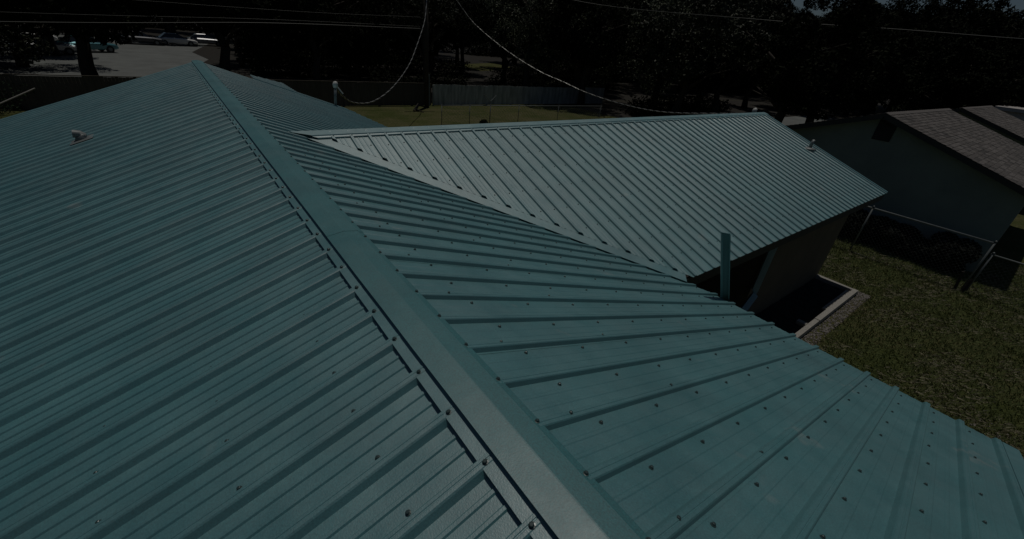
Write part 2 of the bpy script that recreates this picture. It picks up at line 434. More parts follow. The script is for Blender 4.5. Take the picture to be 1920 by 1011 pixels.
# ---- ridge caps (long folded strips with screwed feet)
def sweep(profile_pts, fn, stations):
    """profile (a, z) swept along stations; fn(s, a, z) -> world"""
    b = MB()
    ring = [[fn(s, a, z) for a, z in profile_pts] for s in stations]
    for r0, r1 in zip(ring, ring[1:]):
        for j in range(len(profile_pts)-1): b.face([r0[j], r0[j+1], r1[j+1], r1[j]])
    return b
capL = [(-.106, -.0130), (-.117, .0070), (-.117, .0088), (-.018, .0235), (-.013, .0235), (.064, .0115), (.068, .0100), (.071, .0025), (.074, .0010), (.096, -.0055), (.098, -.0073), (.097, -.0100)]
capF = [(-.158, -.0300), (-.158, -.0285), (-.104, -.0105), (-.104, -.0120)]
sts = [-.86+i*(13.2/44) for i in range(45)]
jig = {i: (noise.noise(Vector((i*.7, 3, 1)))*.0022, noise.noise(Vector((i*.9, 8, 2)))*.0016) for i in range(45)}
def fmain(s, a, z):
    i = int(round((s+.86)/(13.2/44))); d = jig[i]
    wgt = 1 if abs(a) > .1 else .4
    return (a+d[0]*.6, s, z+d[1]*wgt)
for i in range(4):
    j0, j1 = i*11, min((i+1)*11, 44); st = [q for q in sts[j0:j1+1]]
    def fm(s_, a, z, o=(.0016 if i % 2 else 0), lap=(j0 if i else -1)):
        p = fmain(s_, a, z); return (p[0], p[1]-(.06 if i and abs(s_-sts[j0]) < 1e-6 and i % 2 else 0)+(.06 if i % 2 and abs(s_-sts[j1]) < 1e-6 else 0), p[2]+o)
    q = hpart(sweep(capL, fm, st).build('ridge_cap', M['cap']))
    if i == 0: cap1 = q
b = sweep(capF, fmain, sts); hpart(b.build('cap_flange', M['roof']))
k = 0
for kk in range(-6, 50):
    y = .622+kk*BL+.030
    if -.8 < y < 12.2:
        s = link('screw', SCREW); s.parent = cap1
        s.matrix_basis = Matrix.Translation((-.141, y, -.0228)) @ Matrix.Rotation(math.atan(-T), 4, 'Y') @ Matrix.Scale(1.15, 4)
for kk in range(-4, 52):
    y = .177+kk*BR+.030
    if -.8 < y < 12.2:
        s = link('screw', SCREW); s.parent = cap1
        s.matrix_basis = Matrix.Translation((.085, y, -.0025)) @ Matrix.Rotation(math.atan(T*.3), 4, 'Y')
def closure():      # end folds of the cap, both ends
    b = MB()
    for y in (-.862, 12.345):
        b.hull([(a, y, z) for a, z in ((-.15, -.06), (-.12, -.008), (-.012, .013), (.068, .0), (.096, -.035), (0, -.02))], [(a, y+.004, z) for a, z in ((-.15, -.06), (-.12, -.008), (-.012, .013), (.068, .0), (.096, -.035), (0, -.02))])
    return hpart(b.build('cap_end', M['roof']))
closure()
capW = [(-.158, -.0500), (-.158, -.0335), (-.130, -.0225), (-.124, -.0080), (0, .020), (.124, -.0080), (.130, -.0225), (.158, -.0335), (.158, -.05)]
xs0 = [.36+i*(XW+.03-.36)/30 for i in range(31)]
b = sweep(capW, lambda s, a, z: (s if not (s < .4 and a < -.05) else s+.25*abs(a)/.158*1.2, YW+a, ZW+z), xs0)
for f_ in range(len(b.f)): b.f[f_] = tuple(reversed(b.f[f_]))
cap2 = hpart(b.build('ridge_cap', M['roof']))
cap2['label'] = 'bright horizontal ridge cap of the wing'
xk = x_first
while xk < XW:
    if xk > .6:
        s = link('screw', SCREW); s.parent = cap2; s.matrix_basis = Matrix.Translation((xk+.03, YW-.143, ZW-.027))
    xk += BW
# rake trims: strips folded over the gable edges
def rake(pts_in, out, zoff=.024, wd=.10):
    """pts along the rake; out = outward horizontal direction"""
    b = MB(); o = Vector(out)
    for a, c in zip(pts_in, pts_in[1:]):
        a = Vector(a); c = Vector(c); z = Vector((0, 0, zoff))
        prof = lambda p: [p-o*wd+z*.2, p-o*(wd-.004)+z, p+z, p+o*.003-Vector((0, 0, .10)), p-o*.01-Vector((0, 0, .10))]
        A, B_ = prof(a), prof(c)
        for j in range(4): b.face([A[j], A[j+1], B_[j+1], B_[j]])
    return hpart(b.build('rake_trim', M['roof']))
rake([(-4.24, -.86, -T*4.24), (-.13, -.86, -T*.13)], (0, -1, 0)); rake([(.1, -.86, -T*.1), (4.24, -.86, -T*4.24)], (0, -1, 0), wd=.105)
rake([(-4.24, 12.33, -T*4.24), (-.13, 12.33, -T*.13)], (0, 1, 0), wd=.05)
rake([(XW, YE, zw_(YE)), (XW, YW-.1, zw_(YW-.1))], (1, 0, 0), wd=.05); rake([(XW, YW+HALF, zw_(YE)), (XW, YW+.1, zw_(YW+.1))], (1, 0, 0), wd=.05)
# deck under the sheets, fascia boards
b = MB()
def deck(quad, th=.022, gap=.006):
    up_ = [Vector(q)-Vector((0, 0, gap)) for q in quad]; dn = [p-Vector((0, 0, th)) for p in up_]
    b.hull(dn, up_)
deck([(-4.2, -.84, -T*4.2), (0, -.84, 0), (0, 12.30, 0), (-4.2, 12.30, -T*4.2)])
deck([(0, -.84, 0), (4.2, -.84, -T*4.2), (4.2, 2.0, -T*4.2), (.36, 5.7, -T*.36), (0, 5.7, 0)])
deck([(0, 5.7, 0), (.36, 5.7, -T*.36), (4.0, 9.3, -T*4.0), (4.0, 9.8, -T*4.0), (3.2, 12.28, -T*3.2), (0, 12.3, 0)])
deck([(xv(0)+.02, YW-.02, zw_(YW-.02)), (xv(HALF)+.02, YE+.04, zw_(YE+.04)), (XW-.02, YE+.04, zw_(YE+.04)), (XW-.02, YW, ZW), (xv(0), YW, ZW)])
deck([(xv(0)+.02, YW+.02, zw_(YW+.02)), (xv(0)+.02, YW, ZW), (XW-.02, YW, ZW), (XW-.02, YW+HALF-.04, zw_(YE+.04)), (xv(HALF)+.02, YW+HALF-.04, zw_(YE+.04))])
hpart(b.build('roof_deck', M['under']))
for q in (((4.17, -.84), (4.17, 2.0)), ((-4.17, -.84), (-4.17, 12.3))):
    b = MB(); (x, y0), (_, y1) = q
    b.box(x-.012, x+.012, y0, y1, -T*4.2-.19, -T*4.2-.035); hpart(b.build('fascia_board', M['fascia']))
b = MB(); b.box(4.1, XW-.03, YE+.03, YE+.054, zw_(YE)-.19, zw_(YE)-.025); hpart(b.build('fascia_board', M['fascia']))
b = MB(); b.box(4.1, XW-.03, YW+HALF-.054, YW+HALF-.03, zw_(YE)-.19, zw_(YE)-.025); hpart(b.build('fascia_board', M['fascia']))
# soffit
b = MB(); b.box(3.8, XW-.05, YE+.06, 2.62, zw_(YE)-.20, zw_(YE)-.185); b.box(3.82, 4.15, -.8, 2.6, -T*4.2-.20, -T*4.2-.185)
hpart(b.build('soffit', M['under']))
# walls
def gable(x0, x1, y0, y1, axis, inset=.06, name='wall', mt=None, top=None):
    b = MB()
    if axis == 'y':
        prof = [(x0, GZ), (x1, GZ), (x1, -T*abs(x1)-inset-.02), (0, -inset-.02), (x0, -T*abs(x0)-inset-.02)]
        b.hull([(x, y0, z) for x, z in prof], [(x, y1, z) for x, z in prof])
    else:
        prof = [(y0, GZ), (y1, GZ), (y1, zw_(y1)-inset-.02), (YW, ZW-inset-.02), (y0, zw_(y0)-inset-.02)]
        b.hull([(x0, y, z) for y, z in prof], [(x1, y, z) for y, z in prof])
    return hpart(b.build(name, mt or M['stucco']))
gable(-3.85, 3.80, -.5, 11.9, 'y')
gable(7.95, 12.62, 2.62, 8.8, 'x')
gable(3.81, 7.94, 4.4, 8.8, 'x', inset=.07)
b = MB(); b.box(7.86, 8.06, 2.52, 2.615, -3.02, -1.60); b.bar((7.96, 2.55, -3.0), (7.55, 2.2, -3.13), .12, .08)
b2 = MB()
b2.tube([(7.93, 2.54, -1.62), (7.93, 2.54, -2.90), (7.85, 2.49, -3.0), (7.42, 2.42, -3.10), (7.02, 2.36, -3.2)], .078, 4)
M['trim'] = mat('pale_trim', (.36, .50, .49), .6, var=.08)
dsp = hpart(b2.build('downspout', M['trim'])); dsp['label'] = 'teal downspout with kicked-out lower end'
b = MB(); b.box(3.85, 7.9, 2.7, 4.38, GZ, GZ+.12); hpart(b.build('porch_slab', M['gravel']))
b = MB(); b.box(5.0, 5.9, 4.33, 4.395, GZ+.13, GZ+2.1); d_ = hpart(b.build('porch_door', M['dark']))
# roof vent on the left slope: base flashing, short hooded pipe
ANG = math.atan(T)
rv = MB(); c0 = Vector((-1.72, 7.82, -T*1.72)); mwv = frame(c0, (-1, 0, -T), (0, -1, 0))
rv.hull([mwv @ Vector(p) for p in ((-.13, -.11, .02), (.13, -.11, .02), (.13, .11, .02), (-.13, .11, .02))], [mwv @ Vector(p) for p in ((-.09, -.08, .03), (.09, -.08, .03), (.09, .08, .03), (-.09, .08, .03))])
vent = hpart(rv.build('roof_vent', M['galv'])); vent['label'] = 'small galvanised vent with a dark open mouth on the left slope'
v2 = MB(); v2.tube([c0, c0+Vector((0, 0, .06)), c0+Vector((.02, 0, .10))], [.08, .06, .045], 14); pp = v2.build('pipe_boot', M['galv'], None, True); pp.parent = vent
v3 = MB(); v3.tube([c0+Vector((.04, 0, .06)), c0+Vector((-.01, 0, .09)), c0+Vector((-.07, 0, .10))], [.04, .05, .05], 12, False); pp = v3.build('elbow_pipe', M['galv'], None, True); pp.parent = vent
v4 = MB(); v4.tube([c0+Vector((-.068, 0, .10)), c0+Vector((-.063, 0, .0995))], [.047, .047], 12); pp = v4.build('vent_mouth', M['dark']); pp.parent = vent
# plumbing pipe near the wing rake
b = MB(); q = Vector((12.32, 4.02, zw_(4.02)))
b.tube([q, q+Vector((0, 0, .03)), q+Vector((0, 0, .05))], [.16, .14, .07], 14)
pv = hpart(b.build('pipe_boot', M['galv'], None, True))
b = MB(); b.tube([q, q+Vector((0, 0, .16)), q+Vector((.03, -.01, .24))], [.04, .04, .036], 12); pp = b.build('vent_pipe', M['galv'], None, True); pp.parent = pv
# service masts with weather heads
def mast(x, y, z0, z1, lean=(0, 0)):
    b = MB(); b.tube([(x, y, z0), (x+lean[0], y+lean[1], z1)], .035, 10)
    o = hpart(b.build('service_mast', M['galv'], None, True))
    h = MB(); t = Vector((x+lean[0], y+lean[1], z1))
    h.tube([t+Vector((0, 0, -.04)), t+Vector((0, 0, .03)), t+Vector((.02, .0, .09)), t+Vector((.03, 0, .12))], [.055, .07, .06, .02], 10)
    hh = h.build('weather_head', M['white'], None, True); hh.parent = o
    l = MB(); l.tube([t+Vector((.03, .02, .02)), t+Vector((.12, .03, -.10)), t+Vector((.2, .05, -.2))], .014, 6); ll = l.build('cable_loop', M['white']); ll.parent = o
    return o
mast(2.88, 12.5, -1.0, -.48, (.05, 0))
mast(13.5, 6.2, -1.6, -.22, (.03, .05))

# leaning length of folded trim behind the right eave
tp = empty('metal_trim_piece', (6.55, 1.36, GZ)); tag(tp, 'upright length of teal folded metal trim standing against the eave below the wing', 'metal trim')
base = Vector((0, 0, 0)); a3 = Vector((4.31, 1.73, -1.535)); t3 = Vector((3.92, 1.865, -.553))
dd = (t3-a3).normalized(); gnd = a3-dd*((a3.z-GZ)/dd.z)
tp.location = gnd
side = Vector((.63, -.775, 0)).normalized()     # across, roughly facing the ridge
back = side.cross(dd).normalized()
L3 = (t3-gnd)
def strip(name, u0, u1, v0, v1):
    b = MB(); A = [side*u0+back*v0, side*u1+back*v0, side*u1+back*v1, side*u0+back*v1]
    b.hull(A, [p+L3 for p in A]); return b.build(name, M['teal'], tp)
strip('web', -.046, .052, 0, .002); strip('flange', -.049, -.0465, 0, .05); strip('flange', .0525, .055, 0, .03); strip('lip', -.0465, -.028, .048, .05); strip('lip', .040, .0525, .028, .03)

# ------------------------------------------------------------------ planter beside the wing
pl = empty('planter_bed', (10.6, 2.1, GZ)); tag(pl, 'narrow planting bed edged with pale boards in the shade of the wing eave', 'planter')
def ppart(bm_, name, mt): 
    o = bm_.build(name, mt); o.parent = pl; o.matrix_parent_inverse = Matrix.Translation((-10.6, -2.1, -GZ)); return o
b = MB(); b.box(6.6, 9.95, 1.645, 1.745, GZ, GZ+.14); ppart(b, 'edging_board', M['timber'])
b = MB(); b.box(9.97, 12.61, 1.64, 1.75, GZ, GZ+.145); ppart(b, 'edging_board', M['timber'])
b = MB(); b.box(10.75, 12.45, 1.765, 1.85, GZ, GZ+.10); ppart(b, 'edging_board', M['timber'])
b = MB(); b.box(12.50, 12.60, 1.77, 2.62, GZ, GZ+.13); ppart(b, 'edging_board', M['timber'])
b = MB(); b.box(12.63, 12.71, 1.64, 2.66, GZ, GZ+.10); ppart(b, 'edging_board', M['timber'])
b = MB(); b.box(9.5, 9.62, 1.76, 1.95, GZ, GZ+.12); ppart(b, 'stub_board', M['timber'])
b = MB()
for i in range(40):
    for j in range(5):
        pass
nx, ny = 60, 8
grid = [[(6.6+(12.46-6.6)*i/nx, 1.755+(2.61-1.755)*j/ny, GZ+.045+.03*noise.noise(Vector((i*.6, j*.6, 4)))) for j in range(ny+1)] for i in range(nx+1)]
for i in range(nx):
    for j in range(ny): b.face([grid[i][j], grid[i+1][j], grid[i+1][j+1], grid[i][j+1]])
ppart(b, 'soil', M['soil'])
# loose stones along the outside of the bed
def stones(name, rect, n, rmin, rmax, mt, kind=True):
    b = MB()
    for _ in range(n):
        x = rnd.uniform(rect[0], rect[1]); y = rnd.uniform(rect[2], rect[3]); r = rnd.uniform(rmin, rmax); a = rnd.uniform(0, 6.3)
        lo, hi = [], []
        for j in range(5):
            t = a+j*1.2566; rr = r*rnd.uniform(.75, 1.2)
            lo.append((x+rr*math.cos(t), y+rr*math.sin(t), GZ-.01)); hi.append((x+rr*.7*math.cos(t), y+rr*.7*math.sin(t), GZ+r*rnd.uniform(.4, .75)))
        b.hull(lo, hi)
    return b.build(name, mt)
tag(stones('gravel', (6.6, 12.9, 1.37, 1.63), 1500, .012, .030, M['stone']), kind='stuff')
tag(stones('gravel', (12.73, 12.9, 1.37, 2.7), 260, .015, .035, M['stone']), kind='stuff')
tag(stones('gravel', (4.2, 9.5, -2.6, -.9), 500, .018, .04, M['stone']), kind='stuff')

# ------------------------------------------------------------------ neighbour's house
def shingle_roof(b, x0, x1, ya, za, yb, zb, course=.145, tab=.30):
    L_ = math.hypot(yb-ya, zb-za); n = int(L_/course); u = Vector((0, (yb-ya)/L_, (zb-za)/L_)); nr = Vector((1, 0, 0)).cross(u); nr = nr if nr.z > 0 else -nr
    o = Vector((0, ya, za))
    for i in range(n+1):
        s0 = i*course; s1 = min(s0+course+.03, L_+.02); x = x0+(-(i % 3)*tab/3)
        while x < x1:
            xa = max(x, x0); xb = min(x+tab*rnd.uniform(.9, 1.1), x1)
            if xb-xa > .02:
                h = rnd.uniform(.008, .018); b.m = rnd.choice((0, 0, 0, 1, 1, 2))
                A = o+u*(s0)+nr*.002; B_ = o+u*(s1-.03+rnd.uniform(-.006, .006))+nr*h
                p = [Vector((xa, 0, 0)), Vector((xb-.006, 0, 0))]
                b.face([p[0]+A, p[1]+A, p[1]+B_, p[0]+B_])
                b.face([p[0]+B_, p[1]+B_, p[1]+B_-nr*h, p[0]+B_-nr*h])
            x = xb
    b.m = 0
def nhouse(xw, xr0, xr1, yc, zc, yn, zn, label, vent_=True, walls=True):
    H = empty('shingled_house', (xw+2, yc, GZ)); tag(H, label, 'house'); inv = Matrix.Translation((-(xw+2), -yc, -GZ))
    def hp(o): o.parent = H; o.matrix_parent_inverse = inv; return o
    yf = 2*yc-yn
    b = MB(); th = .05
    prof = [(yn, zn), (yc, zc), (yf, zn)]
    loop = prof+[(yf, zn-th), (yc, zc-th-.02), (yn, zn-th)]
    b.hull([(xr0, y, z-.004) for y, z in loop], [(xr1, y, z-.004) for y, z in loop]); rf = hp(b.build('roof', M['shingle3']))
    for a, c in (((yc, zc), (yn, zn)), ((yc, zc), (yf, zn))):
        b = MB(); shingle_roof(b, xr0-.02, xr1, a[0], a[1], c[0], c[1]); s = b.build('shingles', [M['shingle'], M['shingle2'], M['shingle3']]); s.parent = rf; s['kind'] = 'stuff'
    b = MB(); x = xr0
    while x < xr1: 
        b.hull([(x, yc-.13, zc-.03), (x, yc, zc+.02), (x, yc+.13, zc-.03)], [(min(x+.3, xr1), yc-.13, zc-.022), (min(x+.3, xr1), yc, zc+.034), (min(x+.3, xr1), yc+.13, zc-.022)]); x += .29
    s = b.build('ridge_shingles', M['shingle2']); s.parent = rf; s['kind'] = 'stuff'
    tt = (zc-zn)/(yc-yn); ywn = yn+.40; ywf = yf-.40
    zt = lambda y: zc-tt*abs(y-yc)-th-.03
    b = MB(); pr = [(ywn, GZ), (ywf, GZ), (ywf, zt(ywf)), (yc, zt(yc)), (ywn, zt(ywn))]
    b.hull([(xw, y, z) for y, z in pr], [(xr1-.3, y, z) for y, z in pr]); hp(b.build('wall', M['nwall']))
    # barge boards
    for s_ in (yn, yf):
        b = MB(); b.bar((xr0+.005, s_, zn-.09), (xr0+.005, yc, zc-.09), .025, .15); hp(b.build('barge_board', M['fascia']))
    b = MB(); b.box(xr0+.03, xr1, yn-.0, yn+.02, zn-.19, zn-.03); hp(b.build('fascia_board', M['fascia']))
    if vent_:
        b = MB(); b.box(xw-.03, xw-.002, 3.63, 4.13, -.78, -.16); g = hp(b.build('gable_vent', M['dark']))
        for i in range(9):
            z = -.75+i*.067; b = MB(); b.hull([(xw-.055, 3.65, z), (xw-.03, 3.65, z+.05), (xw-.03, 4.11, z+.05), (xw-.055, 4.11, z)], [(xw-.05, 3.65, z+.004), (xw-.028, 3.65, z+.055), (xw-.028, 4.11, z+.055), (xw-.05, 4.11, z+.004)])
            s = b.build('louvre', M['vent']); s.parent = g
    return H
nhouse(18.0, 17.62, 27.3, 4.0, .07, -.38, -1.44, 'neighbouring house with blue-grey gable wall, louvred vent and brown shingle roof')
nhouse(31.2, 30.5, 40, 4.0, .07, -.38, -1.44, 'second shingle roofed house behind the first, past a narrow gap', vent_=False)
sh = empty('pale_shed', (47, 2.2, GZ)); tag(sh, 'pale flat-roofed building beyond the shingle roofs at the right edge', 'shed')
b = MB(); b.box(-2, 3, -2.5, 1.9, 0, 3.75); b.build('wall', M['plaster'], sh)
b = MB(); b.box(-2.2, 3.2, -2.7, 2.1, 3.76, 3.98); b.build('roof', M['plaster'], sh)

# ------------------------------------------------------------------ foliage makers
def leaves(b_v, b_f, c, size, up_bias=.4):
    d = Vector((rnd.gauss(0, 1), rnd.gauss(0, 1), rnd.gauss(0, 1)+up_bias)).normalized()
    a = d.cross(Vector((rnd.gauss(0, 1), rnd.gauss(0, 1), rnd.gauss(0, 1)))).normalized(); e = d.cross(a)
    k = len(b_v); s = size*rnd.uniform(.6, 1.3); w_ = s*rnd.uniform(.35, .6)
    b_v += [tuple(c-a*s), tuple(c+e*w_-a*s*.1+d*.1*s), tuple(c+a*s), tuple(c-e*w_+a*s*.15-d*.08*s)]
    b_f.append((k, k+1, k+2, k+3))
def crown_mesh(seed, rx, rz, n, lsize, mt, lobes=26, low=.35):
    global rnd
    keep = rnd; rnd = random.Random(seed); V, Fc = [], []; cl = []
    for i in range(lobes):
        while True:
            p = Vector((rnd.uniform(-1, 1), rnd.uniform(-1, 1), rnd.uniform(-1, 1)))
            if .25 < p.length < 1: break
        if p.z < 0: p.z *= low+.4
        cl.append((Vector((p.x*rx*.78, p.y*rx*.78, p.z*rz*.78)), rnd.uniform(.16, .34)*rx))
    for i in range(n):
        c, r = rnd.choice(cl)
        while True:
            q = Vector((rnd.uniform(-1, 1), rnd.uniform(-1, 1), rnd.uniform(-1, 1)))
            if q.length < 1: break
        q = q.normalized()*(q.length**.45)
        q.z *= .7
        p = c+q*r
        if noise.noise(p*.9+Vector((seed*7, 0, 0))) < -.22: continue
        leaves(V, Fc, p, lsize)
    me = bpy.data.meshes.new('crown'); me.from_pydata(V, [], Fc); me.materials.append(mt); me.update(); rnd = keep; return me
def trunk_mesh(seed, h, r, spread):
    r_ = random.Random(seed); b = MB()
    p = [Vector((0, 0, -.1))]
    for i in range(1, 5): p.append(Vector((r_.uniform(-.15, .15)*i, r_.uniform(-.15, .15)*i, h*i/4)))
    b.tube(p, [r*1.35, r, r*.85, r*.7, r*.55], 9)
    for i in range(6):
        s = p[2+i % 3]; a = i*1.05+r_.uniform(-.3, .3); l = spread*r_.uniform(.6, 1)
        m1 = s+Vector((math.cos(a)*l*.4, math.sin(a)*l*.4, l*.35)); m2 = s+Vector((math.cos(a)*l*.9, math.sin(a)*l*.9, l*.55))
        b.tube([s, m1, m2], [r*.45, r*.3, r*.1], 6)
        for q_ in range(2):
            a2 = a+r_.uniform(-.9, .9); b.tube([m1, m1+Vector((math.cos(a2)*l*.4, math.sin(a2)*l*.4, l*.3))], [r*.2, r*.05], 5)
    return b.mesh('trunk', M['bark'], True)
VAR = []
for i in range(4):
    rx = (4.6, 5.2, 4.2, 5.0)[i]; rz = (3.6, 4.2, 4.4, 3.4)[i]
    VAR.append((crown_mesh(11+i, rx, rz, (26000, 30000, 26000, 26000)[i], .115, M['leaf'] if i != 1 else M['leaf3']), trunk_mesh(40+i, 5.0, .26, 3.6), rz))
fine = (crown_mesh(77, 5.4, 4.6, 34000, .085, M['leaf2'], 34, .8), trunk_mesh(50, 5, .3, 3.8), 4.6)
def tree(x, y, s, var, hc, label, group='trees beyond the fences', rz=None):
    cm, tm, rz_ = fine if var == 9 else VAR[var]
    t = empty('tree', (x, y, GZ), rnd.uniform(0, 6.28)); tag(t, label, 'tree', group)
    c = link('crown', cm, t); c.location = (0, 0, hc); c.scale = (s, s, s*(1 if rz is None else rz))
    k = link('trunk', tm, t); k.scale = (s, s, max(.4, hc/6.0))
    return t

# ------------------------------------------------------------------ fences
def board_fence(name, label, x0, x1, y, h, mt, bw=.14, panel=2.44, rail=True, dip=0):
    Fn = empty(name, ((x0+x1)/2, y, GZ)); tag(Fn, label, 'fence'); inv = Matrix.Translation((-(x0+x1)/2, -y, -GZ))
    x = x0
    while x < x1-.1:
        xe = min(x+panel, x1); b = MB(); q = x
        hh = h+rnd.uniform(-.02, .02)
        while q < xe-.02:
            e = min(q+bw, xe); dy = rnd.uniform(0, .012); b.box(q+.004, e-.004, y+dy, y+.02+dy, GZ+.03, GZ+hh+rnd.uniform(-.012, .012)); q = e
        o = b.build('fence_panel', mt); o.parent = Fn; o.matrix_parent_inverse = inv
        b = MB(); b.box(x-.05, x+.05, y+.035, y+.13, GZ, GZ+h-.03); o = b.build('post', mt); o.parent = Fn; o.matrix_parent_inverse = inv
        x = xe
    if rail:
        b = MB(); b.box(x0, x1, y-.02, y+.06, GZ+h+.015, GZ+h+.05); o = b.build('top_rail', M['galv'] if rail == 2 else mt); o.parent = Fn; o.matrix_parent_inverse = inv
    return Fn
board_fence('board_fence', 'long dark brown board fence behind the roof, left of the utility pole', -16, 14.8, 30, 1.5, M['fbrown'], rail=True)
board_fence('board_fence', 'weathered grey board fence across the far lawn, right of the utility pole', 15.0, 33.8, 30, 1.46, M['fwood'], rail=False)
def chain_fence(label, pts, posts, h, step=.11, mesh_r=.0012, rail_r=.022, topz=None, name='chain_link_fence'):
    Fn = empty(name, (pts[0][0], pts[0][1], GZ)); tag(Fn, label, 'fence'); inv = Matrix.Translation((-pts[0][0], -pts[0][1], -GZ))
    def fp(o): o.parent = Fn; o.matrix_parent_inverse = inv; return o
    a = Vector((*pts[0], GZ)); c = Vector((*pts[1], GZ)); d = (c-a); Ln = d.length; d.normalize()
    b = MB(); b.tube([a+Vector((0, 0, h)), c+Vector((0, 0, h))], rail_r, 8); fp(b.build('top_rail', M['galv'], None, True))
    for s in posts:
        p = a+d*s; b = MB(); b.tube([p, p+Vector((0, 0, h+.04))], .022, 8); b.tube([p+Vector((0, 0, h+.04)), p+Vector((0, 0, h+.08))], [.038, .012], 8); fp(b.build('post', M['galv'], None, True))
    b = MB(); n = int(Ln/step); z1 = h-.01; nrm = Vector((0, 0, 1)).cross(d)*.004
    for i in range(-int(h/step)-1, n+1):
        for sg in (1, -1):
            s0 = i*step; s1 = s0+h; zz0, zz1 = 0.02, z1
            if s0 < 0: zz0 = 0.02-s0; s0 = 0
            if s1 > Ln: zz1 = z1-(s1-Ln); s1 = Ln
            if zz1-zz0 < .05: continue
            A = a+d*s0+Vector((0, 0, zz0 if sg > 0 else h-zz0)); B_ = a+d*s1+Vector((0, 0, zz1 if sg > 0 else h-zz1))
            b.bar(A+nrm*sg, B_+nrm*sg, mesh_r*2, mesh_r*2)
    o = fp(b.build('wire_mesh', M['galv'])); o['kind'] = 'stuff'
    return Fn
cf = chain_fence('chain link fence with a pale top rail in front of the blue-grey gable wall', (16.0, 8.6), None or [0, 2.9, 5.7, 8.55], 1.5) if False else chain_fence('chain link fence with a pale top rail in front of the blue-grey gable wall', [(16.0, 8.6), (16.0, .04)], [0, 2.9, 5.8, 8.56], 1.5, rail_r=.026)
chain_fence('low chain link gate beside the fence post at the right edge', [(16.0, -.02), (16.0, -3.2)], [.04, 3.15], 1.2, rail_r=.022, name='chain_link_gate')
# short brace posts at the base of the corner post
b = MB(); b.tube([(15.93, .16, GZ), (15.95, .22, GZ+.55)], .035, 8); b.tube([(15.9, .0, GZ), (15.93, -.02, GZ+.42)], .04, 8)
o = b.build('brace_stub', M['pole']); tag(o, 'short dark stub posts at the foot of the corner fence post', 'post')
chain_fence('thin wire fence across the far lawn behind the wing ridge', [(12.2, 23.6), (25.4, 22.6)], [0, 1.9, 3.4, 5.6, 9.0, 13.1], 1.1, step=.22, mesh_r=.003)
b = MB()
q = Vector((15.65, 23.45, GZ)); b.tube([q, q+Vector((0, 0, 1.35)), q+Vector((-.55, 0, 1.75))], .025, 7); b.tube([q+Vector((0, 0, 1.35)), q+Vector((.4, 0, 1.7))], .022, 7)
tag(b.build('forked_post', M['galv']), 'thin forked metal post standing in the far lawn before the grey fence', 'post')

# ------------------------------------------------------------------ utility pole and cables
up_ = empty('utility_pole', (14.1, 29.35, GZ)); tag(up_, 'dark timber utility pole standing where the brown and grey fences meet', 'utility pole')
b = MB(); b.tube([(0, 0, 0), (0, 0, 4), (-.02, 0, 9.5)], [.17, .155, .12], 12); b.build('shaft', M['pole'], up_, True)
b = MB(); b.box(-1.1, 1.1, -.22, -.1, 8.6, 8.75); b.build('crossarm', M['pole'], up_)
for x_ in (-1, -.4, .4, 1):
    b = MB(); b.tube([(x_, -.16, 8.75), (x_, -.16, 8.85), (x_, -.16, 8.92)], [.04, .06, .03], 8); b.build('insulator', M['white'], up_)
b = MB(); b.tube([(.14, -.12, 0.1), (.14, -.12, 2.2)], .05, 8); b.build('conduit', M['galv'], up_)
def smooth(pts, n=6):
    out = []; P_ = [Vector(p) for p in pts]; P_ = [2*P_[0]-P_[1]]+P_+[2*P_[-1]-P_[-2]]
    for i in range(1, len(P_)-2):
        for j in range(n):
            t = j/n; a, b_, c, d = P_[i-1:i+3]
            out.append(.5*((2*b_)+(c-a)*t+(2*a-5*b_+4*c-d)*t*t+(3*b_-a-3*c+d)*t**3))
    out.append(P_[-2]); return out
def cable(pts, r, label, mt='cable', twist=True):
    P_ = smooth(pts, 10)
    Lc = [0]
    for a, c in zip(P_, P_[1:]): Lc.append(Lc[-1]+(c-a).length)
    b = MB()
    if twist:
        n = int(Lc[-1]/.07); idx = 0; res = []
        for i in range(n+1):
            s = Lc[-1]*i/n
            while idx < len(Lc)-2 and Lc[idx+1] < s: idx += 1
            t = (s-Lc[idx])/max(1e-6, Lc[idx+1]-Lc[idx]); res.append((P_[idx].lerp(P_[idx+1], t), s))
        for ph in (0, 2.09, 4.19):
            b.m = 0 if ph < 3 else 1
            b.tube([p+Vector((math.cos(s*9+ph), 0, math.sin(s*9+ph)))*r*1.05 for p, s in res], r, 4)
        o = b.build('overhead_cable', [M['cable'], M['blackc']])
    else:
        b.tube(P_, r, 6); o = b.build('overhead_cable', M[mt])
    return tag(o, label, 'cable')
cable([(13.98, 29.0, 2.63), (13.01, 27.4, 1.41), (11.26, 25, .01), (9.82, 23, -.82), (7.63, 20, -1.49), (5.97, 18, -1.75), (4.55, 16, -1.48), (3.51, 14, -.92), (3.0, 12.7, -.52)], .0125, 'twisted cable sagging from the utility pole to the small mast on the far roof')
cable([(14.1, 29.2, 4.6), (14.7, 28.6, 3.6), (15.66, 28, 2.74), (16.44, 27, 1.57), (17.74, 25, .24), (19.0, 23, -.72), (19.6, 21.3, -1.12), (20.0, 19.5, -1.5), (19.7, 16.5, -1.66), (17.4, 12, -1.3), (14.0, 6.6, -.35)], .0125, 'twisted cable descending rightward from the pole to behind the wing ridge')
cable([(14.0, 29.3, 4.7), (26, 26.5, 3.81), (28, 13.98, 3.29), (30, 7.56, 3.24), (32, 3.5, 3.22), (36, -4, 3.3)], .012, 'single wire crossing the dark trees at the upper right', mt='wire', twist=False)
cable([(-30, 29.3, -1.9), (-5.8, 29.3, -.35), (4.42, 29.2, .50), (13.6, 29.2, .98)], .013, 'lower of the two parallel wires left of the pole', mt='wire', twist=False)
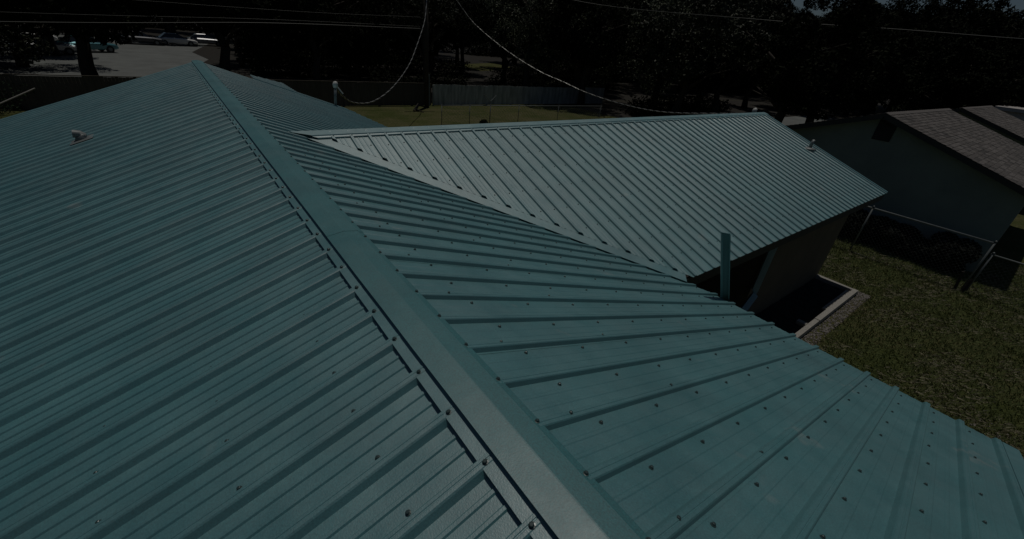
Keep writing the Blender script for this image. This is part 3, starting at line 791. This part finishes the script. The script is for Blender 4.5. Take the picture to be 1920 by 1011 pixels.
cable([(-30, 29.5, -1.3), (-5.8, 29.5, .0), (4.3, 29.3, .66), (13.6, 29.3, 1.10)], .006, 'thinner wire just above the lower left wire', mt='wire', twist=False)
cable([(-30, 29.6, .2), (2, 29.5, 1.05), (13.7, 29.3, 1.63)], .005, 'topmost faint wire left of the pole', mt='wire', twist=False)
b = MB(); b.tube([(-7.6, 27.6, -3.9), (-5.3, 28.1, -2.78)], .03, 6); tag(b.build('leaning_pole', M['timber']), 'thin pale pole leaning in front of the brown fence at the left edge', 'pole')

# ------------------------------------------------------------------ small things on the far lawn
b = MB(); b.tube([(13.75, 29.0, GZ+.1), (13.0, 28.4, GZ+.35), (12.3, 27.7, GZ+.1)], [.05, .10, .06], 7); b.tube([(13.0, 28.4, GZ+.33), (12.7, 28.2, GZ)], .05, 6); b.tube([(12.5, 27.9, GZ+.2), (12.9, 27.4, GZ)], .04, 6)
tag(b.build('fallen_branch', M['bark']), 'dark broken branch lying on the lawn left of the utility pole', 'branch')
V, Fc = [], []
for i in range(900):
    p = Vector((rnd.gauss(0, 1), rnd.gauss(0, 1), rnd.gauss(0, 1))).normalized()*rnd.uniform(.15, .33); p.z = abs(p.z)*.9; leaves(V, Fc, p, .04)
me = bpy.data.meshes.new('round_bush'); me.from_pydata(V, [], Fc); me.materials.append(M['bush'])
o = link('round_bush', me); o.location = (15.1, 23.3, GZ); tag(o, 'small round dark bush at the foot of the wire fence just over the wing ridge', 'bush')
# large green bush at the left edge in front of the brown fence
def bush(loc, r, h, n, ls, label, group=None, mt='bush', cat='bush', name='bush'):
    V, Fc = [], []
    lob = [(Vector((rnd.uniform(-.6, .6)*r, rnd.uniform(-.6, .6)*r, rnd.uniform(.1, .7)*h)), rnd.uniform(.4, .7)) for _ in range(12)]
    for i in range(n):
        c, s = rnd.choice(lob); d = Vector((rnd.gauss(0, 1), rnd.gauss(0, 1), rnd.gauss(0, 1))).normalized()*rnd.uniform(.5, 1)**.5
        p = c+Vector((d.x*r*s, d.y*r*s, d.z*h*.45*s))
        if p.z > .02: leaves(V, Fc, p, ls)
    me = bpy.data.meshes.new(name); me.from_pydata(V, [], Fc); me.materials.append(M[mt]); o = link(name, me); o.location = loc
    return tag(o, label, cat, group)
bush((-8.4, 29.0, GZ), 2.3, 1.75, 9000, .06, 'broad green bush in front of the brown fence at the left edge')
names_ = ('low dark shrub against the gable wall, farthest from the corner post', 'second dark shrub from the far end of the gable wall', 'third dark shrub from the far end of the gable wall', 'fourth dark shrub from the far end of the gable wall', 'dark shrub second from the corner of the gable wall', 'dark shrub nearest the corner of the gable wall')
for y, r, h, wd in zip((6.2, 5.1, 4.05, 2.95, 1.9, .85), (.72, .7, .74, .7, .74, .62), (1.05, 1.2, 1.0, 1.15, .95, 1.1), names_):
    bush((17.5, y, GZ), r, h, 9000, .055, wd, 'shrubs along the neighbour\'s wall', 'shrub')

# ------------------------------------------------------------------ cars under the trees
def car(x, y, rz, paint, label, z=0):
    c = empty('parked_car', (x, y, GZ+.012+z), rz); tag(c, label, 'car', 'cars parked under the trees')
    secs = [(-2.15, .35, .62, .78), (-2.05, .30, .82, .86), (-1.2, .28, .92, .89), (.95, .28, .90, .89), (1.9, .30, .78, .84), (2.15, .36, .60, .74)]
    b = MB(); rings = []
    for xx, z0, z1, hw in secs:
        rings.append([(xx, -hw, z0+.12), (xx, -hw*.9, z0), (xx, hw*.9, z0), (xx, hw, z0+.12), (xx, hw, z1-.12), (xx, hw*.86, z1), (xx, -hw*.86, z1), (xx, -hw, z1-.12)])
    for r0, r1 in zip(rings, rings[1:]):
        for j in range(8): b.face([r0[j], r0[(j+1) % 8], r1[(j+1) % 8], r1[j]])
    b.face(rings[0][::-1]); b.face(rings[-1]); body = b.build('body', paint, c)
    b = MB(); cs = [(-1.75, .84, .80), (-1.15, 1.30, .62), (-.9, 1.36, .60), (.15, 1.38, .60), (1.05, .88, .80)]
    rg = [[(xx, -.80, .84), (xx, -hw, zz), (xx, hw, zz), (xx, .80, .84)] for xx, zz, hw in cs]
    for r0, r1 in zip(rg, rg[1:]):
        for j in range(3): b.face([r0[j], r1[j], r1[j+1], r0[j+1]])
    b.build('windows', M['glass'], c)
    b = MB(); b.hull([(-1.12, -.6, 1.335), (.18, -.6, 1.365), (.18, .6, 1.365), (-1.12, .6, 1.335)], [(-1.0, -.52, 1.40), (.05, -.52, 1.42), (.05, .52, 1.42), (-1.0, .52, 1.40)]); b.build('roof', paint, c)
    for sx in (-1.35, 1.35):
        for sy in (-.80, .80):
            b = MB(); b.tube([(sx, sy-.1, .32), (sx, sy+.1, .32)], .32, 14); w_ = b.build('wheel', M['rubber'], c); b = MB(); b.tube([(sx, sy-.105, .32), (sx, sy+.105, .32)], .17, 10); rr = b.build('rim', M['galv']); rr.parent = w_
    return c
car(-10.9, 68.5, .15, M['paint_w'], 'white car farthest left, high up under the hanging branches')
car(-5.9, 60.5, .5, M['paint_b'], 'teal car under the branches left of the open paving')
car(-8.4, 56.8, .3, M['paint_s'], 'silver car just in front of the teal car')
car(-1.9, 73.5, .1, M['paint_d'], 'dark car at the back of the open paving')
car(1.6, 75.0, .1, M['paint_w'], 'white car right of the dark car at the back')
car(5.0, 78.0, .0, M['paint_s'], 'silver car behind the open paving, at its right end')
car(78, 76, .5, M['paint_w'], 'white car glimpsed between the far trunks, nearer of two at the right')
car(90, 80, .4, M['paint_s'], 'silver car glimpsed between the far trunks, farther of two at the right')

# ------------------------------------------------------------------ trees
tr = [  # x, y, scale, variant, crown height, label
    (-8.5, 47, 1.05, 1, 3.6, 'spreading tree with low hanging branches over the left of the paving'),
    (-14, 44, 1.1, 0, 4.2, 'dark leafy tree at the far left edge'),
    (-7.6, 55.5, .8, 1, 4.3, 'tree with pale flecked leaves shading the left side of the paving'),
    (5.6, 52, .8, 0, 4.6, 'dark tree at the right edge of the paving, casting shade across it'),
    (33, 33, 1.15, 9, 6.4, 'glossy leafed tree with speckled sunlit clusters right of the grey fence'),
    (29.0, 36.5, .95, 9, 7.2, 'glossy leafed tree behind the right part of the grey fence'),
    (38, 27, 1.15, 9, 6.4, 'glossy leafed tree standing right of the speckled one'),
    (9, 38, 1.0, 0, 5.6, 'dark tree behind the brown fence left of the utility pole'),
    (17, 35.5, .75, 1, 6.9, 'thin crowned tree just behind the utility pole'),
]
for t in tr: tree(*t)
cnt = 0
def spot_ok(x, y):
    if -4.5 < x < 4 and 40 < y < 70: return False
    rr = x/y if y > 5 else 9
    if y > 50 and .60 < rr < .72: return False
    if y > 68 and .57 < rr < .74: return False
    if y > 34 and .60 < rr < .665: return False
    for t in tr:
        if (t[0]-x)**2+(t[1]-y)**2 < 16: return False
    return True
words = ['broad dark', 'tall narrow', 'ragged dark', 'dense rounded', 'low spreading', 'thin crowned']
places = []
for y in (37, 45, 54, 64, 76, 90, 106):
    x = -34
    while x < y*1.6+34:
        places.append((x+rnd.uniform(-1.8, 1.8), y+rnd.uniform(-2, 2))); x += 7.2 if y < 60 else 9
for y in (-10, -2, 6, 13, 20, 27):
    x = 31 if y > 12 else 43
    while x < 110:
        places.append((x+rnd.uniform(-1.8, 1.8), y+rnd.uniform(-2, 2))); x += 8
for x, y in places:
    if not spot_ok(x, y): continue
    if 28 < x < 44 and y < 10.5: continue
    if 40 < x < 56 and 13 < y < 23: continue
    far = math.hypot(x, y); v = rnd.randrange(4); s = rnd.uniform(1.05, 1.35)*(1.45 if far > 80 else 1)
    hc = rnd.uniform(4.9, 6.6) if far > 50 else rnd.uniform(5.4, 6.6)
    if y > 34 and 5 < x < 16 and y < 50: hc = 4.8
    side_ = 'left of the pole' if x/y < .47 and y > 0 else 'right of the pole' if y > 30 else 'behind the shingled houses'
    d_ = Vector((x, y, 3))-CAM; px = 960+F*d_.dot(r2)/max(.1, d_.dot(fw))
    side_ = 'above the open paving' if px < 420 else 'above the brown fence' if px < 780 else 'beside the utility pole' if px < 960 else 'above the grey fence' if px < 1150 else 'above the wing ridge' if px < 1450 else 'above the blue-grey gable' if px < 1680 else 'above the shingle roofs'
    if px > 1420 and v == 1: v = 2
    row = 'near row' if far < 52 else 'middle row' if far < 80 else 'far row'
    tree(x, y, s, v, hc*(1.6 if far > 80 else 1), '%s tree in the %s of trees %s' % (words[(v+int(x/3)) % 6], row, side_))
bylab = {}
for o in list(C.objects):
    if o.get('category') == 'tree': bylab.setdefault(o['label'], []).append(o)
for lab, os_ in bylab.items():
    if len(os_) > 1:
        os_.sort(key=lambda o: (o.location-CAM).length)
        nm = ['nearer one', 'farther one'] if len(os_) == 2 else ['nearest one']+['middle one']*(len(os_)-2)+['farthest one']
        for o, t_ in zip(os_, nm): o['label'] = lab+', '+t_
# dark undergrowth below the trees, behind the fences
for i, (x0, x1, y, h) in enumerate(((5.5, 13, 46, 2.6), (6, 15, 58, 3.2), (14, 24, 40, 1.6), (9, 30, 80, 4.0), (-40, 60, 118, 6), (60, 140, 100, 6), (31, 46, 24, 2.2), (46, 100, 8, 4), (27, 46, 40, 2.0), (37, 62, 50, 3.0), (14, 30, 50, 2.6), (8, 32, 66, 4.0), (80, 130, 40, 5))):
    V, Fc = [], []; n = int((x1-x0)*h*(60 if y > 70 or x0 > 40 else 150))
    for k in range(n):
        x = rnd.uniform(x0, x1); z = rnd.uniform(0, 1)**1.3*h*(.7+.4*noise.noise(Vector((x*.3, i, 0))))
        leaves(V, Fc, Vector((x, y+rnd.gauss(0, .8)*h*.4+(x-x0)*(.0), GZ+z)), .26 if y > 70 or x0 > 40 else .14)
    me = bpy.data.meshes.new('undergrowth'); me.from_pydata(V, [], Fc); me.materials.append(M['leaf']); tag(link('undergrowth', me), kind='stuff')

# ------------------------------------------------------------------ grass
def grass(name, mt, n, region, hmin, hmax, wd, thresh, lean):
    g = np.random.default_rng(3 if name == 'grass' else 5)
    x0, x1, y0, y1 = region
    X = g.uniform(x0, x1, n); Y = g.uniform(y0, y1, n)
    keep = np.ones(n, bool)
    for i in range(n):
        v = noise.noise(Vector((X[i]*.9, Y[i]*.9, 0)))+.6*noise.noise(Vector((X[i]*3.1, Y[i]*3.1, 5)))
        if (v > thresh if name != 'grass' else v < thresh) == False: keep[i] = False
    inside = (X < 12.93) & (Y > 1.36) & (Y < 9); inside |= (X < 4.0)
    inside |= (X > 16.9) & (Y < -1.6)
    X, Y = X[keep & ~inside], Y[keep & ~inside]; n = len(X)
    a = g.uniform(0, 6.283, n); h = g.uniform(hmin, hmax, n); l = g.uniform(.2, lean, n)*h; w_ = g.uniform(.6, 1.2, n)*wd; b2_ = a+1.57+g.uniform(-.5, .5, n)
    Z = np.full(n, GZ-.004)
    V = np.empty((n, 4, 3))
    V[:, 0] = np.c_[X-np.cos(b2_)*w_, Y-np.sin(b2_)*w_, Z]; V[:, 1] = np.c_[X+np.cos(b2_)*w_, Y+np.sin(b2_)*w_, Z]
    V[:, 2] = np.c_[X+np.cos(a)*l*.45+np.cos(b2_)*w_*.7, Y+np.sin(a)*l*.45+np.sin(b2_)*w_*.7, Z+h*.7]; V[:, 3] = np.c_[X+np.cos(a)*l, Y+np.sin(a)*l, Z+h]
    me = bpy.data.meshes.new(name); me.vertices.add(4*n); me.vertices.foreach_set('co', V.ravel())
    i4 = np.arange(n)*4; tri = np.stack([i4, i4+1, i4+2, i4, i4+2, i4+3], 1).ravel()
    me.loops.add(6*n); me.loops.foreach_set('vertex_index', tri.astype(np.int32)); me.polygons.add(2*n)
    me.polygons.foreach_set('loop_start', (np.arange(2*n)*3).astype(np.int32)); me.update(calc_edges=True); me.materials.append(M[mt])
    return tag(link(name, me), kind='stuff')
reg = (4.0, 21, -6.5, 9.5)
grass('grass', 'grass', 300000, reg, .03, .09, .007, 9, 1.4)
grass('dry_grass', 'straw', 90000, reg, .04, .09, .006, .05, 3.2)
V_ = stones('gravel', (15.93, 16.05, .3, 3.5), 260, .012, .028, M['stone']); tag(V_, kind='stuff')
